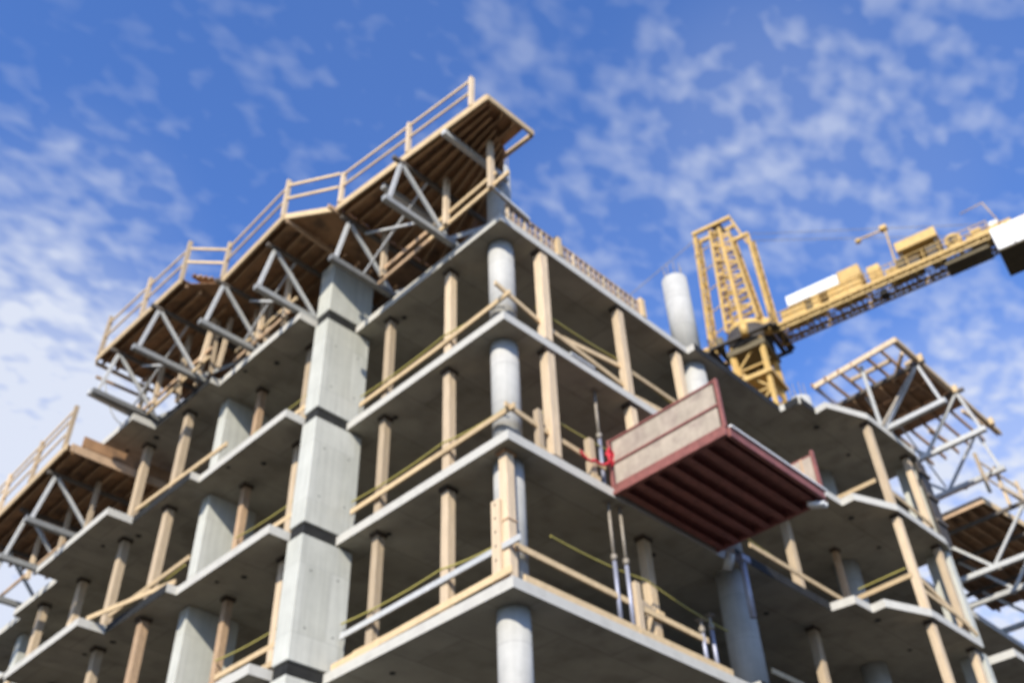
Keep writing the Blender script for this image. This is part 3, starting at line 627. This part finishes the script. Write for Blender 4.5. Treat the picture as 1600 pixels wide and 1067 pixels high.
sq = lambda h, z, s0=0: [cp(s0-h, -h, z), cp(s0+h, -h, z), cp(s0+h, h, z), cp(s0-h, h, z)]
lattice('mast', sq(hw, -ZB), sq(hw, zr-.2), 22, .13, .055, YEL, CR)
# climbing cage / slewing platform
for i, (h, z0, z1, m) in enumerate(((1.35, zr-3.4, zr-3.1, YEL), (1.35, zr-1.0, zr-.55, CWB))):
    bm = bmesh.new(); aprism(bm, [(q[0], q[1]) for q in sq(h, 0)], Z(z0), Z(z1)); finish(('climbing_frame', 'turntable_base')[i], bm, m, CR)
for e in (-1, 1):
    beam('platform_beam', cp(-2.3, 1.7*e, zr-.1), cp(2.2, 1.7*e, zr-.1), .3, .16, DRK, CR); beam('platform_beam', cp(1.7*e, -1.8, zr-.12), cp(1.7*e, 1.8, zr-.12), .3, .14, DRK, CR)
tube('slewing_ring', cp(0, 0, zr-.55), cp(0, 0, zr+1.1), 1.5, DRK, CR, 28)
tube('turntable', cp(0, 0, zr+1.1), cp(0, 0, zr+1.6), 1.35, YEL, CR, 28)
for s_, v_ in ((-1.7, -1.2), (-1.6, .6), (1.7, -1.1), (.3, -1.75)): tube('slewing_motor', cp(s_, v_, zr-.2), cp(s_, v_, zr+.9), .28, YEL if s_ > 0 else CWB, CR, 14)
bm = bmesh.new(); aprism(bm, [(q[0], q[1]) for q in (cp(-1.06, -.7, 0), cp(-1.12, -.7, 0), cp(-1.12, .8, 0), cp(-1.06, .8, 0))], Z(zr-2.6), Z(zr-1.7)); finish('mast_panel', bm, WHT, CR)
bm = bmesh.new()
for s, v in ((-1.12, -1.12), (1.12, -1.12), (1.12, 1.12), (-1.12, 1.12)): abeam(bm, V(*cp(s, v, zr-3.2)), V(*cp(s, v, zr-.8)), .22, .22)
finish('cage_leg', bm, YEL, CR)
# walkways with rails around the ring
for s in (-2.35, 2.2):
    bm = bmesh.new()
    for v in (-1.6, 1.6): abeam(bm, V(*cp(s, v, zr-.1)), V(*cp(s, v, zr+1.0)), .06, .06)
    abeam(bm, V(*cp(s, -1.6, zr+1.0)), V(*cp(s, 1.6, zr+1.0)), .06, .06); abeam(bm, V(*cp(s, -1.6, zr-.1)), V(*cp(s, 1.6, zr-.1)), .5, .12)
    abeam(bm, V(*cp(s, -1.6, zr+.5)), V(*cp(s, 1.6, zr+.5)), .05, .05)
    finish('walkway', bm, DRK, CR)
# tower head
zt = 48.9
hd = lattice('tower_head', [cp(-1.2, -.8, zr+1.6), cp(1.15, -.8, zr+1.6), cp(1.15, .8, zr+1.6), cp(-1.2, .8, zr+1.6)],
             [cp(-.80, -.55, zt-.2), cp(.55, -.55, zt-.8), cp(.55, .55, zt-.8), cp(-.80, .55, zt-.2)], 13, .085, .045, YEL, CR)
beam('mid_chord', cp(0, -.75, zr+1.2), cp(-.05, -.6, zt-.4), .22, .22, YEL, CR)
beam('top_beam', cp(-2.2, -.5, zt+.35), cp(.95, -.5, zt+.25), .22, .28, YEL, CR)
beam('top_beam', cp(-2.2, .5, zt+.35), cp(.95, .5, zt+.25), .22, .28, YEL, CR)
beam('top_beam', cp(.7, -.5, zt-2.2), cp(1.95, -.5, zt-2.2), .22, .26, YEL, CR)
for s in (-2.1, -.9, .9): beam('top_spreader', cp(s, -.55, zt+.3), cp(s, .55, zt+.3), .14, .14, YEL, CR)
beam('head_strut', cp(.9, -.4, zt+.2), cp(1.5, -.4, zt-2.2), .14, .14, YEL, CR); beam('head_strut', cp(.9, .4, zt+.2), cp(1.5, .4, zt-2.2), .14, .14, YEL, CR)
for i in range(3): tube('sheave', cp(-.3, -.3+i*.3, zt+.2), cp(-.3, -.22+i*.3, zt+.2), .38, DRK, CR, 18)
fl = lattice('front_frame', [cp(-2.75, -.5, zr+.3), cp(-2.75, .5, zr+.3), cp(-2.55, .5, zr+.3), cp(-2.55, -.5, zr+.3)], [cp(-2.15, -.45, zt+.2), cp(-2.15, .45, zt+.2), cp(-2.0, .45, zt+.2), cp(-2.0, -.45, zt+.2)], 10, .05, .03, YEL, CR)
for i in range(5):
    z = zr+2+i*2.0; beam('head_link', cp(-2.4, -.5, z), cp(-1.1, -.65, z+.3), .07, .07, YEL, CR)
br = lattice('rear_frame', [cp(2.05, -.6, zr+.4), cp(2.05, .6, zr+.4), cp(1.9, .6, zr+.4), cp(1.9, -.6, zr+.4)], [cp(1.95, -.5, zt-2.2), cp(1.95, .5, zt-2.2), cp(1.82, .5, zt-2.2), cp(1.82, -.5, zt-2.2)], 10, .05, .03, YEL, CR)
# counter jib
zj = zr+.25
def jsec(s, hw_=.80, zb=-.42, ht=.42): return [cp(s, -hw_, zj+zb), cp(s, hw_, zj+zb), cp(s, hw_, zj+zb+ht), cp(s, -hw_, zj+zb+ht)]
lattice('counter_jib', jsec(1.9), jsec(19.5), 24, .06, .032, LAT, CR)
for v in (-.86, .86): beam('edge_channel', cp(1.9, v, zj+.02), cp(19.3, v, zj+.02), .09, .24, YEL, CR)
beam('jib_walkway', cp(2.2, -.45, zj+.1), cp(19, -.45, zj+.1), .6, .05, YEL, CR)
for v in (-.88, .88):
    for i in range(15): beam('handrail_post', cp(2.3+i*1.0, v, zj+.15), cp(2.3+i*1.0, v, zj+.95), .05, .05, YEL, CR)
    for h in (.55, .95): beam('handrail', cp(2.3, v, zj+h), cp(16.3, v, zj+h), .05, .05, YEL, CR)
def jbox(name, s0, s1, v0, v1, z0, z1, m, parent=None):
    bm = bmesh.new(); aprism(bm, [cp(s0, v0, 0)[:2], cp(s1, v0, 0)[:2], cp(s1, v1, 0)[:2], cp(s0, v1, 0)[:2]], Z(zj+z0), Z(zj+z1)); return finish(name, bm, m, parent or CR, .03)
jbox('winch_house', 2.7, 4.4, -.82, .4, .15, 1.1, YEL)
jbox('winch_house', 4.9, 5.4, -.82, .4, .15, 1.2, YEL); jbox('winch_house', 6.0, 8.2, -.82, .4, .15, 1.15, YEL)
tube('hoist_drum', cp(4.65, -.7, zj+.6), cp(4.65, .5, zj+.6), .34, CWB, CR, 20)
jbox('control_cabinet', 3.3, 6.9, -.80, .5, 1.22, 2.1, WHT)
jbox('control_cabinet', 6.95, 8.4, -.80, .5, 1.2, 2.2, YEL)
jbox('control_cabinet', 8.8, 9.6, -.75, .3, .3, 1.55, YEL)
jbox('hoist_frame', 9.8, 11.0, -.7, .6, .15, .75, YEL)
tube('hoist_drum', cp(10.9, -.75, zj+.7), cp(10.9, .75, zj+.7), .36, CWB, CR, 20)
jbox('machine_base', 11.2, 12.0, -.55, .55, .15, 1.0, DRK); jbox('machine_base', 12.5, 13.4, -.55, .55, .15, 1.3, DRK)
jbox('machine_roof', 10.9, 13.5, -.9, .9, 1.55, 2.35, YEL)
for s in (11.1, 13.3): beam('roof_leg', cp(s, -.7, zj+.15), cp(s, -.7, zj+1.55), .12, .12, DRK, CR)
tube('cable_reel', cp(14.2, -.75, zj+.75), cp(14.2, .1, zj+.75), .52, YEL, CR, 20); tube('reel_core', cp(14.2, -.80, zj+.75), cp(14.2, -.751, zj+.75), .28, DRK, CR, 16)
jbox('ballast_frame', 14.9, 17.6, -.75, .75, .15, .55, YEL); jbox('motor', 15.3, 15.9, -.6, .3, .55, 1.0, YEL); jbox('gearbox', 16.4, 16.9, -.6, .4, .55, 1.0, WHT)
jbox('motor', 13.2, 15.9, -.6, .6, -.85, -.46, CWB); jbox('junction_box', 9.0, 9.5, -.5, .2, -.8, -.46, DRK)
# davit on the jib
beam('davit_post', cp(10.55, -.6, zj+.2), cp(10.75, -.6, zj+4.1), .09, .09, YEL, CR)
beam('davit_arm', cp(10.8, -.6, zj+4.1), cp(8.9, -.6, zj+4.25), .09, .09, YEL, CR)
jbox('davit_trolley', 8.75, 9.1, -.75, -.45, 4.0, 4.25, YEL); jbox('davit_trolley', 10.45, 10.9, -.8, -.4, 4.05, 4.4, YEL)
# counterweights over a dark brown bottom plate
for i in range(3): jbox('counterweight', 16.25+i*1.0, 17.2+i*1.0, -1.32, 1.36, -1.95, -.22, WHT)
jbox('weight_bottom_plate', 16.22, 19.3, -1.30, 1.34, -2.06, -1.95, CWB)
tube('rail_bar', cp(17.0, -.9, zj+.2), cp(16.6, -.9, zj+2.4), .035, YEL, CR, 6); tube('rail_bar', cp(16.6, -.9, zj+2.4), cp(15.2, -.9, zj+2.3), .035, YEL, CR, 6)
# main jib and pendants
lattice('jib', [cp(-2.0, -.75, zj), cp(-2.0, .75, zj), cp(-2.0, 0, zj+1.3)], [cp(-42, -.6, zj+.2), cp(-42, .6, zj+.2), cp(-42, 0, zj+1.4)], 32, .10, .045, YEL, CR)
tube('pendant_line', cp(-2.3, 0, zt+.2), cp(-30, 0, zj+1.4), .035, STEELT, CR, 6)
tube('pendant_line', cp(1.8, -.4, zt-2.1), cp(17.5, -.6, zj+.2), .02, STEELT, CR, 6)
tube('pendant_line', cp(1.8, .4, zt-2.1), cp(17.5, .6, zj+.2), .02, STEELT, CR, 6)
